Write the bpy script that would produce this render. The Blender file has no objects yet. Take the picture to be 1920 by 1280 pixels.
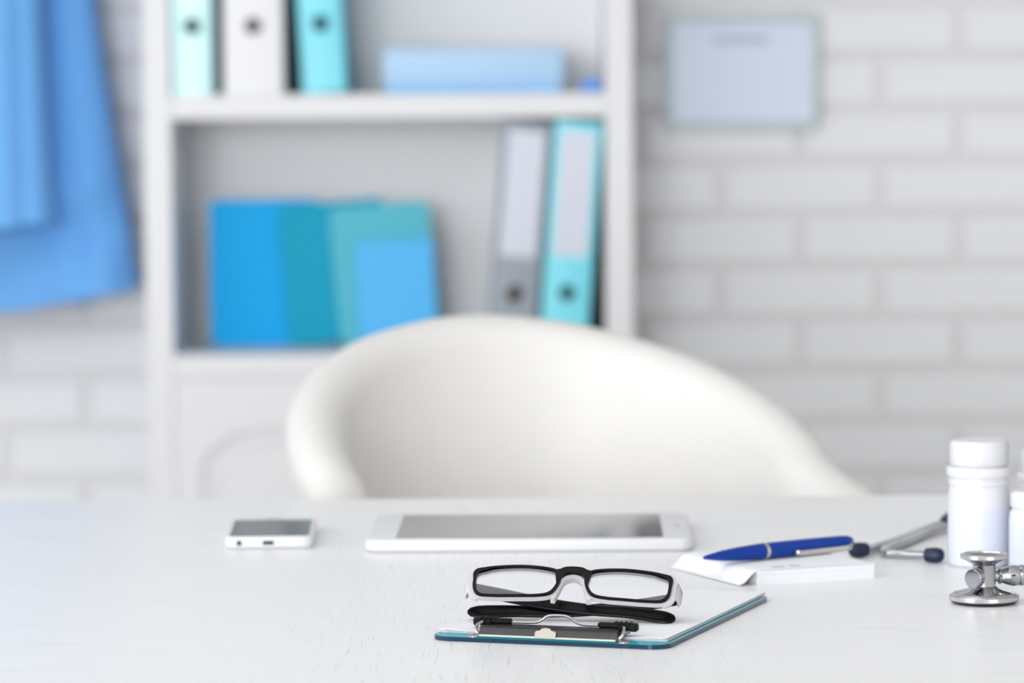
import bpy, bmesh, math, random
from mathutils import Vector, Matrix
random.seed(7)
C = bpy.context.scene.collection
PI = math.pi
R = math.radians

# ------------------------------------------------------------------ camera, world, light, exposure
FPX, HC = 7600.0, 1.10                                   # focal length in pixels of 1920, camera height
PITCH, ROLL = math.atan(530 / FPX), R(0.4)
F_ = Vector((0, math.cos(PITCH), -math.sin(PITCH)))
U0 = Vector((0, math.sin(PITCH), math.cos(PITCH)))
R0 = Vector((1, 0, 0))
RT = R0 * math.cos(ROLL) - U0 * math.sin(ROLL)
UP = R0 * math.sin(ROLL) + U0 * math.cos(ROLL)
cd = bpy.data.cameras.new('camera')
cam = bpy.data.objects.new('camera', cd)
C.objects.link(cam)
m = Matrix((RT, UP, -F_)).transposed().to_4x4()
m.translation = (0, 0, HC)
cam.matrix_world = m
cd.sensor_width = 36
cd.lens = FPX / 1920 * 36
cd.clip_start = 0.05
cd.dof.use_dof = True
cd.dof.focus_distance = 2.50
cd.dof.aperture_fstop = cd.lens / 1000 / 0.0200
bpy.context.scene.camera = cam

w = bpy.data.worlds.new('daylight')
bpy.context.scene.world = w
w.use_nodes = True
w.node_tree.nodes['Background'].inputs[0].default_value = (0.86, 0.92, 1.0, 1)
w.node_tree.nodes['Background'].inputs[1].default_value = 0.55

def area(name, loc, target, sx, sy, power, col=(1, 1, 1)):
    l = bpy.data.lights.new(name, 'AREA')
    l.shape = 'RECTANGLE'
    l.size, l.size_y, l.energy, l.color = sx, sy, power, col
    o = bpy.data.objects.new(name, l)
    C.objects.link(o)
    o.location = loc
    o.rotation_euler = (Vector(target) - Vector(loc)).to_track_quat('-Z', 'Y').to_euler()
    return o
area('window_daylight', (-2.42, 2.5, 1.62), (0.2, 4.0, 0.85), 3.5, 1.45, 33, (0.985, 0.99, 1.0))
area('front_fill', (-1.35, -3.85, 1.40), (-0.2, 5.5, 1.0), 2.0, 2.0, 245, (0.985, 0.993, 1.0))  # added fill from the camera side; the front wall has no window
area('overhead_fill', (-0.7, 2.4, 2.7), (-0.7, 2.4, 0), 1.6, 2.0, 8, (1, 0.998, 0.99))  # added overhead fill that brightens the desk top, no fitting modelled
vs = bpy.context.scene.view_settings
vs.view_transform = 'Standard'
vs.look = 'None'
vs.gamma = 1
vs.use_curve_mapping = False
vs.exposure = 0.09

# ------------------------------------------------------------------ helpers
def at(px, py, z):
    d = F_ + RT * ((px - 960) / FPX) - UP * ((py - 640) / FPX)
    return Vector((0, 0, HC)) + d * ((z - HC) / d.z)
def ad(px, py, Y):
    d = F_ + RT * ((px - 960) / FPX) - UP * ((py - 640) / FPX)
    return Vector((0, 0, HC)) + d * (Y / d.y)

def lin(c):
    return tuple(((v / 255) / 12.92 if v / 255 <= 0.04045 else ((v / 255 + 0.055) / 1.055) ** 2.4) for v in c) + (1,)

def mat(name, rgb, rough=0.5, metal=0.0, noise=0.02, nscale=40, bump=0.0, bscale=200, trans=0.0, ior=1.45, coat=0.0, sheen=0.0, spec=0.5):
    mt = bpy.data.materials.new(name)
    mt.use_nodes = True
    nt = mt.node_tree
    b = nt.nodes['Principled BSDF']
    tc = nt.nodes.new('ShaderNodeTexCoord')
    n = nt.nodes.new('ShaderNodeTexNoise')
    n.inputs['Scale'].default_value = nscale
    nt.links.new(tc.outputs['Object'], n.inputs['Vector'])
    mx = nt.nodes.new('ShaderNodeMix')
    mx.data_type = 'RGBA'
    a = lin(rgb)
    mx.inputs[6].default_value = tuple(x * (1 - noise) for x in a[:3]) + (1,)
    mx.inputs[7].default_value = tuple(min(1, x * (1 + noise)) for x in a[:3]) + (1,)
    nt.links.new(n.outputs['Fac'], mx.inputs[0])
    nt.links.new(mx.outputs[2], b.inputs['Base Color'])
    b.inputs['Roughness'].default_value = rough
    b.inputs['Metallic'].default_value = metal
    b.inputs['IOR'].default_value = ior
    b.inputs['Transmission Weight'].default_value = trans
    b.inputs['Coat Weight'].default_value = coat
    b.inputs['Sheen Weight'].default_value = sheen
    b.inputs['Specular IOR Level'].default_value = spec
    if bump:
        n2 = nt.nodes.new('ShaderNodeTexNoise')
        n2.inputs['Scale'].default_value = bscale
        n2.inputs['Detail'].default_value = 4
        nt.links.new(tc.outputs['Object'], n2.inputs['Vector'])
        bp = nt.nodes.new('ShaderNodeBump')
        bp.inputs['Strength'].default_value = bump
        bp.inputs['Distance'].default_value = 0.002
        nt.links.new(n2.outputs['Fac'], bp.inputs['Height'])
        nt.links.new(bp.outputs[0], b.inputs['Normal'])
    return mt

def link(o, parent):
    C.objects.link(o)
    if parent is not None:
        o.parent = parent
    return o
def obj(name, bm, mt, parent=None, smooth=False, label=None, angle=40):
    bmesh.ops.recalc_face_normals(bm, faces=bm.faces)
    me = bpy.data.meshes.new(name)
    if smooth:
        ca = math.cos(R(angle))
        for f in bm.faces:
            f.smooth = True
        for e in bm.edges:
            if len(e.link_faces) == 2 and e.link_faces[0].normal.dot(e.link_faces[1].normal) < ca:
                e.smooth = False
    bm.to_mesh(me)
    bm.free()
    me.materials.append(mt)
    o = bpy.data.objects.new(name, me)
    if label:
        o['label'] = label
    return link(o, parent)
def thing(name, label, cat, loc=(0, 0, 0), rot=(0, 0, 0), group=None):
    o = bpy.data.objects.new(name, None)
    o.empty_display_size = 0.05
    C.objects.link(o)
    o.location = loc
    o.rotation_euler = rot
    return tag(o, label, cat, group)
def tag(o, label, cat, group=None):
    o['label'] = label
    o['category'] = cat
    if group:
        o['group'] = group
    return o
def struct(name, bm, mt, parent=None):
    o = obj(name, bm, mt, parent)
    o['kind'] = 'structure'
    return o

def add(bm, verts, faces, M=None):
    vv = [bm.verts.new(M @ Vector(v) if M else Vector(v)) for v in verts]
    for f in faces:
        try:
            bm.faces.new([vv[i] for i in f])
        except ValueError:
            pass
    return vv
def box(bm, x0, x1, y0, y1, z0, z1, bev=0.0, M=None, seg=1):
    t = bmesh.new()
    v = [t.verts.new(p) for p in ((x0, y0, z0), (x1, y0, z0), (x1, y1, z0), (x0, y1, z0), (x0, y0, z1), (x1, y0, z1), (x1, y1, z1), (x0, y1, z1))]
    for f in ((3, 2, 1, 0), (4, 5, 6, 7), (0, 1, 5, 4), (1, 2, 6, 5), (2, 3, 7, 6), (3, 0, 4, 7)):
        t.faces.new([v[i] for i in f])
    if bev:
        bmesh.ops.bevel(t, geom=t.edges[:], offset=bev, segments=seg, affect='EDGES', profile=0.5)
    merge(bm, t, M)
    return bm
def merge(bm, t, M=None):
    if M is not None:
        bmesh.ops.transform(t, matrix=M, verts=t.verts)
    mp = {v: bm.verts.new(v.co) for v in t.verts}
    for f in t.faces:
        try:
            bm.faces.new([mp[v] for v in f.verts])
        except ValueError:
            pass
    t.free()
def B(*a, **k):
    return box(bmesh.new(), *a, **k)
def rrect(w, d, r, n=6, cx=0, cy=0):
    pts = []
    for (sx, sy, a0) in ((1, 1, 0), (-1, 1, 90), (-1, -1, 180), (1, -1, 270)):
        for i in range(n + 1):
            a = R(a0 + 90 * i / n)
            pts.append((cx + sx * (w / 2 - r) + r * math.cos(a), cy + sy * (d / 2 - r) + r * math.sin(a)))
    return pts
def prism(bm, pts, z0, z1, bev=0.0, M=None, bseg=2):
    """extrude a plan outline from z0 to z1, optionally softening both rims"""
    n = len(pts)
    c = Vector((sum(p[0] for p in pts) / n, sum(p[1] for p in pts) / n))
    rings = []
    def ins(p, k):
        v = Vector(p) - c
        L = v.length
        return c + v * ((L - k) / L) if L > k else c
    if bev:
        for i in range(bseg + 1):
            a = PI / 2 * i / bseg
            rings.append((bev * (1 - math.sin(a)), z0 + bev * (1 - math.cos(a))))
        for i in range(bseg + 1):
            a = PI / 2 * (1 - i / bseg)
            rings.append((bev * (1 - math.sin(a)), z1 - bev * (1 - math.cos(a))))
    else:
        rings = [(0, z0), (0, z1)]
    vs_ = []
    for k, z in rings:
        ring = []
        for p in pts:
            q = ins(p, k)
            v = Vector((q[0], q[1], z))
            ring.append(bm.verts.new(M @ v if M else v))
        vs_.append(ring)
    for a, b in zip(vs_, vs_[1:]):
        for i in range(n):
            bm.faces.new((a[i], a[(i + 1) % n], b[(i + 1) % n], b[i]))
    bm.faces.new(vs_[0][::-1])
    bm.faces.new(vs_[-1])
    return bm
def lathe(bm, prof, seg=32, M=None):
    rings = []
    for r, z in prof:
        if r < 1e-7:
            v = Vector((0, 0, z))
            rings.append([bm.verts.new(M @ v if M else v)])
        else:
            ring = []
            for i in range(seg):
                v = Vector((r * math.cos(2 * PI * i / seg), r * math.sin(2 * PI * i / seg), z))
                ring.append(bm.verts.new(M @ v if M else v))
            rings.append(ring)
    for a, b in zip(rings, rings[1:]):
        for i in range(seg):
            j = (i + 1) % seg
            f = [a[0] if len(a) == 1 else a[i]]
            if len(a) > 1:
                f.append(a[j])
            if len(b) > 1:
                f += [b[j], b[i]]
            else:
                f.append(b[0])
            if len(f) > 2:
                bm.faces.new(f)
    for ring, rev in ((rings[0], True), (rings[-1], False)):
        if len(ring) > 1:
            bm.faces.new(ring[::-1] if rev else ring)
    return bm
def spline(pts, n=8, closed=False):
    """Catmull-Rom through pts (any dimension)"""
    P = [tuple(p) for p in pts]
    out = []
    N = len(P)
    rng = range(N) if closed else range(N - 1)
    for i in rng:
        p0 = P[(i - 1) % N] if closed or i > 0 else P[0]
        p1, p2 = P[i], P[(i + 1) % N]
        p3 = P[(i + 2) % N] if closed or i + 2 < N else P[-1]
        for k in range(n):
            t = k / n
            out.append(tuple(0.5 * (2 * b + (c - a) * t + (2 * a - 5 * b + 4 * c - d) * t * t + (3 * b - a - 3 * c + d) * t ** 3)
                             for a, b, c, d in zip(p0, p1, p2, p3)))
    if not closed:
        out.append(P[-1])
    return out
def tube(bm, pts, rad, seg=10, cap=True, M=None, closed=False, up=None, flat=None):
    """sweep; rad is a number or list; flat = (list of widths, list of thickness) along a given up axis"""
    P = [Vector(p) for p in pts]
    n = len(P)
    rings = []
    ref = Vector(up) if up else Vector((0, 0, 1))
    for i, p in enumerate(P):
        a = P[i - 1] if (i > 0 or closed) else p
        b = P[(i + 1) % n] if (i < n - 1 or closed) else p
        t = (b - a).normalized()
        rf = ref if abs(t.dot(ref)) < 0.97 else Vector((0, 1, 0.1))
        s = t.cross(rf).normalized()
        u = s.cross(t).normalized()
        ring = []
        for k in range(seg):
            an = 2 * PI * k / seg
            if flat:
                v = p + u * (flat[0][i] * math.cos(an)) + s * (flat[1][i] * math.sin(an))
            else:
                r = rad[i] if isinstance(rad, (list, tuple)) else rad
                v = p + u * (r * math.cos(an)) + s * (r * math.sin(an))
            ring.append(bm.verts.new(M @ v if M else v))
        rings.append(ring)
    pairs = list(zip(rings, rings[1:])) + ([(rings[-1], rings[0])] if closed else [])
    for a, b in pairs:
        for k in range(seg):
            bm.faces.new((a[k], a[(k + 1) % seg], b[(k + 1) % seg], b[k]))
    if cap and not closed:
        bm.faces.new(rings[0][::-1])
        bm.faces.new(rings[-1])
    return bm
def RX(a):
    return Matrix.Rotation(a, 4, 'X')
def RY(a):
    return Matrix.Rotation(a, 4, 'Y')
def RZ(a):
    return Matrix.Rotation(a, 4, 'Z')
def T(x, y, z):
    return Matrix.Translation((x, y, z))

# ------------------------------------------------------------------ materials
M_brick = mat('painted_brick', (236, 238, 242), 0.6, noise=0.03, nscale=9, bump=0.5, bscale=90)
M_mortar = mat('painted_mortar', (227, 227, 230), 0.8, bump=0.6, bscale=120)
M_wallpaint = mat('wall_paint', (226, 226, 226), 0.8)
M_frontwall = mat('dark_reflection_paint', (96, 100, 106), 0.8)
M_floor = mat('pale_floor', (190, 184, 176), 0.5, noise=0.08, nscale=6)
M_ceil = mat('ceiling_paint', (236, 236, 234), 0.9)
M_cab = mat('cabinet_lacquer', (228, 229, 233), 0.42, noise=0.01)
M_cabback = mat('back_board_brightened', (252, 252, 253), 0.6, noise=0.01)  # bookcase white made lighter in colour to stand for light inside the shelves
M_leather = mat('white_leather', (224, 223, 222), 0.45, noise=0.01, bump=0.15, bscale=400)
M_metalleg = mat('brushed_steel', (170, 172, 176), 0.3, metal=1)
M_chrome = mat('polished_chrome', (186, 188, 192), 0.07, metal=1, noise=0.01)
M_chrome2 = mat('satin_chrome', (190, 190, 190), 0.22, metal=1, noise=0.02)
M_knurl = mat('knurled_chrome', (200, 200, 202), 0.28, metal=1, noise=0.1, nscale=900)
M_nickel = mat('nickel_clip', (206, 203, 196), 0.2, metal=1, noise=0.01)
M_clipface = mat('brushed_clip_face', (104, 104, 108), 0.26, metal=1, noise=0.02)
M_plastic = mat('white_plastic', (217, 218, 223), 0.32, noise=0.005)
M_label = mat('blank_label', (212, 217, 232), 0.45, noise=0.01)
M_paper = mat('white_paper', (236, 238, 244), 0.75, noise=0.005)
M_ink = mat('grey_print', (120, 126, 138), 0.8)
M_black = mat('black_acetate', (6, 6, 8), 0.3, noise=0.02, spec=0.18)
M_rubber = mat('black_rubber', (10, 10, 12), 0.45, noise=0.1, spec=0.2)
M_whiteacet = mat('white_acetate', (206, 206, 209), 0.25, noise=0.01, trans=0.15)
M_navy = mat('navy_rubber', (22, 38, 66), 0.4)
M_pen = mat('royal_blue_plastic', (6, 56, 148), 0.3, noise=0.02, spec=0.3)
M_screen = mat('dark_glass_screen', (14, 14, 16), 0.06, noise=0.02, ior=1.8)
M_screen2 = mat('phone_glass_screen', (34, 34, 38), 0.15, noise=0.02, ior=1.2)
M_port = mat('dark_port', (40, 40, 42), 0.5)
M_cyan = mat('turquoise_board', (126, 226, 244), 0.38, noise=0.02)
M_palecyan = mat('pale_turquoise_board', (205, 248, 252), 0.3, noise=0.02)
M_cyanshade = mat('turquoise_board_shaded', (48, 158, 186), 0.45, noise=0.02)  # turquoise darkened in colour to stand for shade on the binder sides
M_whiteboard = mat('white_board', (236, 237, 242), 0.45, noise=0.01)
M_greyboard = mat('grey_board', (150, 160, 172), 0.45, noise=0.02)
M_blackboard = mat('black_board', (8, 10, 14), 0.5)
M_hole = mat('finger_hole_dark', (10, 14, 20), 0.7)
M_boxblue = mat('pale_blue_card', (180, 216, 248), 0.55, noise=0.02)
M_boxbase = mat('sky_blue_card', (150, 200, 246), 0.55, noise=0.02)
M_blue = mat('bright_blue_cover', (4, 182, 255), 0.5, noise=0.02, spec=0.2)
M_teal = mat('teal_cover', (4, 168, 204), 0.5, noise=0.02, spec=0.2)
M_aqua = mat('aqua_cover', (92, 194, 214), 0.5, noise=0.02, spec=0.2)
M_sky = mat('sky_blue_cover', (94, 194, 255), 0.5, noise=0.02, spec=0.2)
M_smallblue = mat('medium_blue_cover', (86, 152, 232), 0.45)
M_scrub = mat('blue_cotton', (114, 182, 248), 0.85, noise=0.04, nscale=25, bump=0.3, bscale=500, sheen=0.15)
M_frame = mat('pale_grey_blue_frame', (196, 208, 214), 0.4)
M_cert = mat('pale_blue_certificate', (220, 232, 250), 0.6, noise=0.01)
M_certink = mat('faint_certificate_print', (176, 192, 220), 0.7)
M_acryl = mat('turquoise_acrylic', (0, 170, 190), 0.1, noise=0.01, trans=0.2, ior=1.49)
M_acryledge = mat('acrylic_edge', (6, 46, 70), 0.1, noise=0.01, ior=1.49)

# thin spectacle lens: mostly clear, a faint reflection by fresnel
M_lens = bpy.data.materials.new('spectacle_lens')
M_lens.use_nodes = True
nt = M_lens.node_tree
nt.nodes.remove(nt.nodes['Principled BSDF'])
tr = nt.nodes.new('ShaderNodeBsdfTransparent')
tr.inputs[0].default_value = (0.97, 0.975, 0.985, 1)
gl = nt.nodes.new('ShaderNodeBsdfGlossy')
gl.inputs['Roughness'].default_value = 0.02
fr = nt.nodes.new('ShaderNodeFresnel')
fr.inputs[0].default_value = 1.35
mx = nt.nodes.new('ShaderNodeMixShader')
nt.links.new(fr.outputs[0], mx.inputs[0])
nt.links.new(tr.outputs[0], mx.inputs[1])
nt.links.new(gl.outputs[0], mx.inputs[2])
nt.links.new(mx.outputs[0], nt.nodes['Material Output'].inputs[0])

# white painted oak: open pores running away from the viewer in a middle band, fine lines across elsewhere
M_desk = mat('white_painted_oak', (236, 237, 240), 0.34, noise=0.012, nscale=5)
nt = M_desk.node_tree
b = nt.nodes['Principled BSDF']
tc = nt.nodes.new('ShaderNodeTexCoord')
def grain(rot, scale, lo, hi):
    warp = nt.nodes.new('ShaderNodeTexNoise')
    warp.inputs['Scale'].default_value = 7
    sub = nt.nodes.new('ShaderNodeVectorMath')
    sub.operation = 'MULTIPLY_ADD'
    sub.inputs[1].default_value = (0.02, 0.02, 0)
    nt.links.new(tc.outputs['Object'], warp.inputs['Vector'])
    nt.links.new(warp.outputs['Color'], sub.inputs[0])
    nt.links.new(tc.outputs['Object'], sub.inputs[2])
    mp = nt.nodes.new('ShaderNodeMapping')
    mp.inputs['Rotation'].default_value = (0, 0, rot)
    mp.inputs['Scale'].default_value = scale
    nz = nt.nodes.new('ShaderNodeTexNoise')
    nz.inputs['Scale'].default_value = 1
    nz.inputs['Detail'].default_value = 2
    nt.links.new(sub.outputs[0], mp.inputs['Vector'])
    nt.links.new(mp.outputs[0], nz.inputs['Vector'])
    mr = nt.nodes.new('ShaderNodeMapRange')
    mr.inputs[1].default_value = lo
    mr.inputs[2].default_value = hi
    nt.links.new(nz.outputs['Fac'], mr.inputs[0])
    return mr.outputs[0]
pores = grain(R(4), (1000, 17, 1), 0.61, 0.73)
lines = grain(0, (14, 240, 1), 0.55, 0.75)
sep = nt.nodes.new('ShaderNodeSeparateXYZ')
nt.links.new(tc.outputs['Object'], sep.inputs[0])
band = nt.nodes.new('ShaderNodeMapRange')                 # cathedral band of the board
band.interpolation_type = 'SMOOTHSTEP'
dist = nt.nodes.new('ShaderNodeMath')
dist.operation = 'ABSOLUTE'
off = nt.nodes.new('ShaderNodeMath')
off.operation = 'ADD'
off.inputs[1].default_value = 0.05
nt.links.new(sep.outputs[0], off.inputs[0])
nt.links.new(off.outputs[0], dist.inputs[0])
nt.links.new(dist.outputs[0], band.inputs[0])
band.inputs[1].default_value = 0.05
band.inputs[2].default_value = 0.22
band.inputs[3].default_value = 1
band.inputs[4].default_value = 0
def math2(op, a, c):
    q = nt.nodes.new('ShaderNodeMath')
    q.operation = op
    for i, v in enumerate((a, c)):
        if isinstance(v, (int, float)):
            q.inputs[i].default_value = v
        else:
            nt.links.new(v, q.inputs[i])
    return q.outputs[0]
pm = math2('MULTIPLY', pores, band.outputs[0])
lm = math2('MULTIPLY', lines, math2('MULTIPLY', math2('SUBTRACT', 1, band.outputs[0]), 0.35))
tot = math2('ADD', pm, lm)
mxd = nt.nodes.new('ShaderNodeMix')
mxd.data_type = 'RGBA'
base_link = b.inputs['Base Color'].links[0]
src = base_link.from_socket
nt.links.new(src, mxd.inputs[6])
mxd.inputs[7].default_value = lin((176, 175, 178))
nt.links.new(math2('MULTIPLY', tot, 0.5), mxd.inputs[0])
nt.links.new(mxd.outputs[2], b.inputs['Base Color'])
bp = nt.nodes.new('ShaderNodeBump')
bp.invert = True
bp.inputs['Strength'].default_value = 0.35
bp.inputs['Distance'].default_value = 0.0003
nt.links.new(tot, bp.inputs['Height'])
nt.links.new(bp.outputs[0], b.inputs['Normal'])

# ------------------------------------------------------------------ room
YW = 5.815                                                # mortar face of the back wall
struct('floor', B(-2.6, 2.6, -4.0, 6.0, -0.06, 0), M_floor)
struct('ceiling', B(-2.6, 2.6, -4.0, 6.0, 2.75, 2.81), M_ceil)
struct('wall_left', box(box(box(B(-2.6, -2.5, 0.6, 4.4, 0, 0.85), -2.6, -2.5, 0.6, 4.4, 2.4, 2.75), -2.6, -2.5, -4.0, 0.6, 0, 2.75), -2.6, -2.5, 4.4, 6.0, 0, 2.75), M_wallpaint)
struct('wall_right', B(2.5, 2.6, -4.0, 6.0, 0, 2.75), M_wallpaint)
struct('added_front_wall', B(-2.6, 2.6, -4.1, -4.0, 0, 2.75), M_frontwall)  # unseen dark wall, added so the chrome has something dark to reflect
wb = struct('wall_back', B(-2.5, 2.5, YW, 6.0, 0, 2.75), M_mortar)
# bricks, each one proud of the mortar
PZ, PX, JT = 0.0749, 0.2284, 0.0155
bme = bpy.data.meshes.new('brick')
bb = bmesh.new()
box(bb, -(PX - JT) / 2, (PX - JT) / 2, -0.005, 0.004, -(PZ - JT) / 2, (PZ - JT) / 2)
edges = [e for e in bb.edges if all(v.co.y < 0 for v in e.verts)]
bmesh.ops.bevel(bb, geom=edges, offset=0.0035, segments=1, affect='EDGES')
bb.to_mesh(bme)
bb.free()
bme.materials.append(M_brick)
rest = bmesh.new()
nb = 0
for k in range(-21, 16):
    zc = 1.1737 - PZ * (k + 0.5)
    if zc < 0.04 or zc > 2.72:
        continue
    x0 = 0.643 if k % 2 == 0 else 0.5295
    for i in range(-14, 10):
        xc = x0 + PX * (i + 0.5)
        if abs(xc) > 2.38:
            continue
        seen = -1.0 < xc < 1.1 and 0.38 < zc < 1.5 and not (-0.37 < xc < 0.04)
        dy = random.uniform(-0.0012, 0.0012)
        if seen and nb < 300:
            o = bpy.data.objects.new('brick', bme)
            link(o, wb)
            o.location = (xc, YW + dy, zc)
            o.rotation_euler = (random.uniform(-.006, .006), 0, random.uniform(-.006, .006))
            nb += 1
        else:
            box(rest, xc - (PX - JT) / 2, xc + (PX - JT) / 2, YW - 0.005 + dy, YW + 0.004, zc - (PZ - JT) / 2, zc + (PZ - JT) / 2)
o = obj('far_bricks', rest, M_brick, wb)
o['kind'] = 'stuff'
# window in the left wall
wf = bmesh.new()
for a in ((-2.59, -2.51, 0.6, 0.66, 0.85, 2.4), (-2.59, -2.51, 4.34, 4.4, 0.85, 2.4), (-2.59, -2.51, 0.66, 4.34, 0.85, 0.91), (-2.59, -2.51, 0.66, 4.34, 2.34, 2.4), (-2.58, -2.52, 1.84, 1.90, 0.91, 2.34), (-2.58, -2.52, 3.10, 3.16, 0.91, 2.34)):
    box(wf, *a, bev=0.004)
struct('window_1', wf, M_cab)

# ------------------------------------------------------------------ desk
desk = thing('desk', 'white painted oak desk filling the bottom of the photo', 'desk', (0.05, 2.62, 0))
obj('tabletop', B(-0.85, 0.85, -0.62, 0.6035, 0.718, 0.75, bev=0.002), M_desk, desk)
for sx in (-1, 1):
    for sy in (-1, 1):
        obj('leg', B(sx * 0.78 - 0.03, sx * 0.78 + 0.03, sy * 0.53 - 0.03, sy * 0.53 + 0.03, 0, 0.718, bev=0.003), M_cab, desk)
obj('apron', B(-0.75, 0.75, 0.44, 0.46, 0.64, 0.718), M_cab, desk)

# ------------------------------------------------------------------ tub chair
CH = (0.054, 3.465, 0)
chair = thing('tub_chair', 'white leather tub chair with rounded back behind the desk', 'chair', CH, (0, 0, R(21)))
def chair_path(u):
    """u in [-1,1]; returns plan point, outward normal"""
    W, D, L = 0.177, 0.19, 0.222
    arc = PI / 2 * 0.25
    tot_ = L + arc
    s = abs(u) * tot_
    sg = 1 if u >= 0 else -1
    if s < arc:
        a = s / arc * PI / 2
        p = (W * math.sin(a), D * math.cos(a))
        n = Vector((math.sin(a) / W, math.cos(a) / D)).normalized()
    else:
        q = s - arc
        p = (W + 0.46 * q * min(1, q / 0.06), -q)              # arms splay outwards
        n = Vector((1, 0.42 * min(1, q / 0.06))).normalized()
    return Vector((sg * p[0], p[1])), Vector((sg * n[0], n[1]))
def chair_top(u):
    a = abs(u)
    return 0.8675 - 0.228 * (a ** 1.7) * (1.0 if u > 0 else 1.0)
sh = bmesh.new()
rings = []
NU = 72
for i in range(NU + 1):
    u = -1 + 2 * i / NU
    p, n = chair_path(u)
    top = chair_top(u)
    th = 0.053
    zs = []
    for k in range(7):
        zs.append((-th / 2, 0.40 + (top - th / 2 - 0.40) * k / 6))
    for k in range(1, 8):
        a = PI - PI * k / 8
        zs.append((th / 2 * math.cos(a), top - th / 2 + th / 2 * math.sin(a)))
    for k in range(7):
        zs.append((th / 2, top - th / 2 - (top - th / 2 - 0.34) * k / 6))
    ring = []
    for s, z in zs:
        fl = 0.055 * (z - 0.4) / 0.46
        q = p + n * (s + fl)
        ring.append(sh.verts.new((q.x, q.y, z)))
    rings.append(ring)
for a, c in zip(rings, rings[1:]):
    mcount = len(a)
    for k in range(mcount):
        sh.faces.new((a[k], a[(k + 1) % mcount], c[(k + 1) % mcount], c[k]))
sh.faces.new(rings[0])
sh.faces.new(rings[-1][::-1])
obj('shell', sh, M_leather, chair, smooth=True, angle=60)
seatpts = [tuple(chair_path(-1 + 2 * i / 40)[0] * 0.86) for i in range(41)] + [(-0.20, -0.27), (0.20, -0.27)]
seatpts = seatpts[:41] + [(0.17, -0.26), (-0.17, -0.26)]
obj('seat_cushion', prism(bmesh.new(), seatpts, 0.36, 0.47, bev=0.03, bseg=4), M_leather, chair, smooth=True)
for sx in (-1, 1):
    for sy, yy in ((-1, -0.2), (1, 0.16)):
        obj('leg', tube(bmesh.new(), [(sx * 0.14, yy, 0.36), (sx * 0.16, yy + sy * 0.02, 0)], [0.018, 0.012], 12), M_metalleg, chair, smooth=True)

# ------------------------------------------------------------------ bookcase against the wall
XL, XR, YF, YB = -0.4975, 0.1655, 5.50, 5.804
cab = thing('bookcase', 'white open bookcase with arched doors below against the brick wall', 'bookcase', ((XL + XR) / 2, YF, 0))
hw = (XR - XL) / 2
dp = YB - YF
for s in (-1, 1):
    x0, x1 = sorted((s * hw, s * (hw - 0.0375)))
    obj('side_panel', B(x0, x1, 0, dp, 0, 1.86, bev=0.0015), M_cab, cab)
obj('back_panel', B(-hw + 0.0375, hw - 0.0375, dp - 0.012, dp, 0.06, 1.84), M_cabback, cab)
iw = hw - 0.0375
for z0, z1 in ((1.0205, 1.0535), (0.668, 0.701), (1.44, 1.473), (1.827, 1.86)):
    obj('shelf', B(-iw, iw, 0.001, dp - 0.012, z0, z1, bev=0.0015), M_cab, cab)
obj('plinth', B(-iw, iw, 0.02, 0.04, 0, 0.08), M_cab, cab)
for s in (-1, 1):
    xa, xb = (-iw + 0.0006, -0.001) if s < 0 else (0.001, iw - 0.0006)
    d = obj('door', B(xa, xb, 0.010, 0.022, 0.085, 0.6674), M_cab, cab)
    # frame of stiles and rails with an arched opening, proud of the door board
    xm, hwid = (xa + xb) / 2, (xb - xa) / 2
    fb = bmesh.new()
    st = 0.036
    top_pts, n = [], 20
    for i in range(n + 1):
        t = -1 + 2 * i / n
        x = xm + t * (hwid - st)
        top_pts.append((x, 0.60 - 0.045 * abs(t) ** 3.2))
    inner = [(xm - hwid + st, 0.13)] + top_pts + [(xm + hwid - st, 0.13)]
    outer = [(xa, 0.085)] + [(min(xb, max(xa, xm + (x - xm) * hwid / (hwid - st))), 0.6674) for x, z in top_pts] + [(xb, 0.085)]
    for y in (0.0, 0.010):
        pass
    vi0 = [fb.verts.new((x, 0.0, z)) for x, z in inner]
    vi1 = [fb.verts.new((x, 0.010, z)) for x, z in inner]
    vo0 = [fb.verts.new((x, 0.0, z)) for x, z in outer]
    vo1 = [fb.verts.new((x, 0.010, z)) for x, z in outer]
    N = len(inner)
    for i in range(N):
        j = (i + 1) % N
        fb.faces.new((vi0[i], vi0[j], vo0[j], vo0[i]))
        fb.faces.new((vi0[i], vi0[j], vi1[j], vi1[i]))
        fb.faces.new((vo0[i], vo0[j], vo1[j], vo1[i]))
    obj('door_frame', fb, M_cab, d)
    pb = bmesh.new()
    pin = [(xm + (x - xm) * (hwid - st - 0.016) / (hwid - st), z + (0.014 if z < 0.2 else -0.015)) for x, z in inner]
    v0 = [pb.verts.new((xm + (x - xm) * 0.93, 0.001, 0.37 + (z - 0.37) * 0.96)) for x, z in pin]
    v1 = [pb.verts.new((x, 0.010, z)) for x, z in pin]
    pb.faces.new(v0)
    for i in range(N):
        j = (i + 1) % N
        pb.faces.new((v0[i], v0[j], v1[j], v1[i]))
    obj('raised_panel', pb, M_cab, d)

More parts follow.
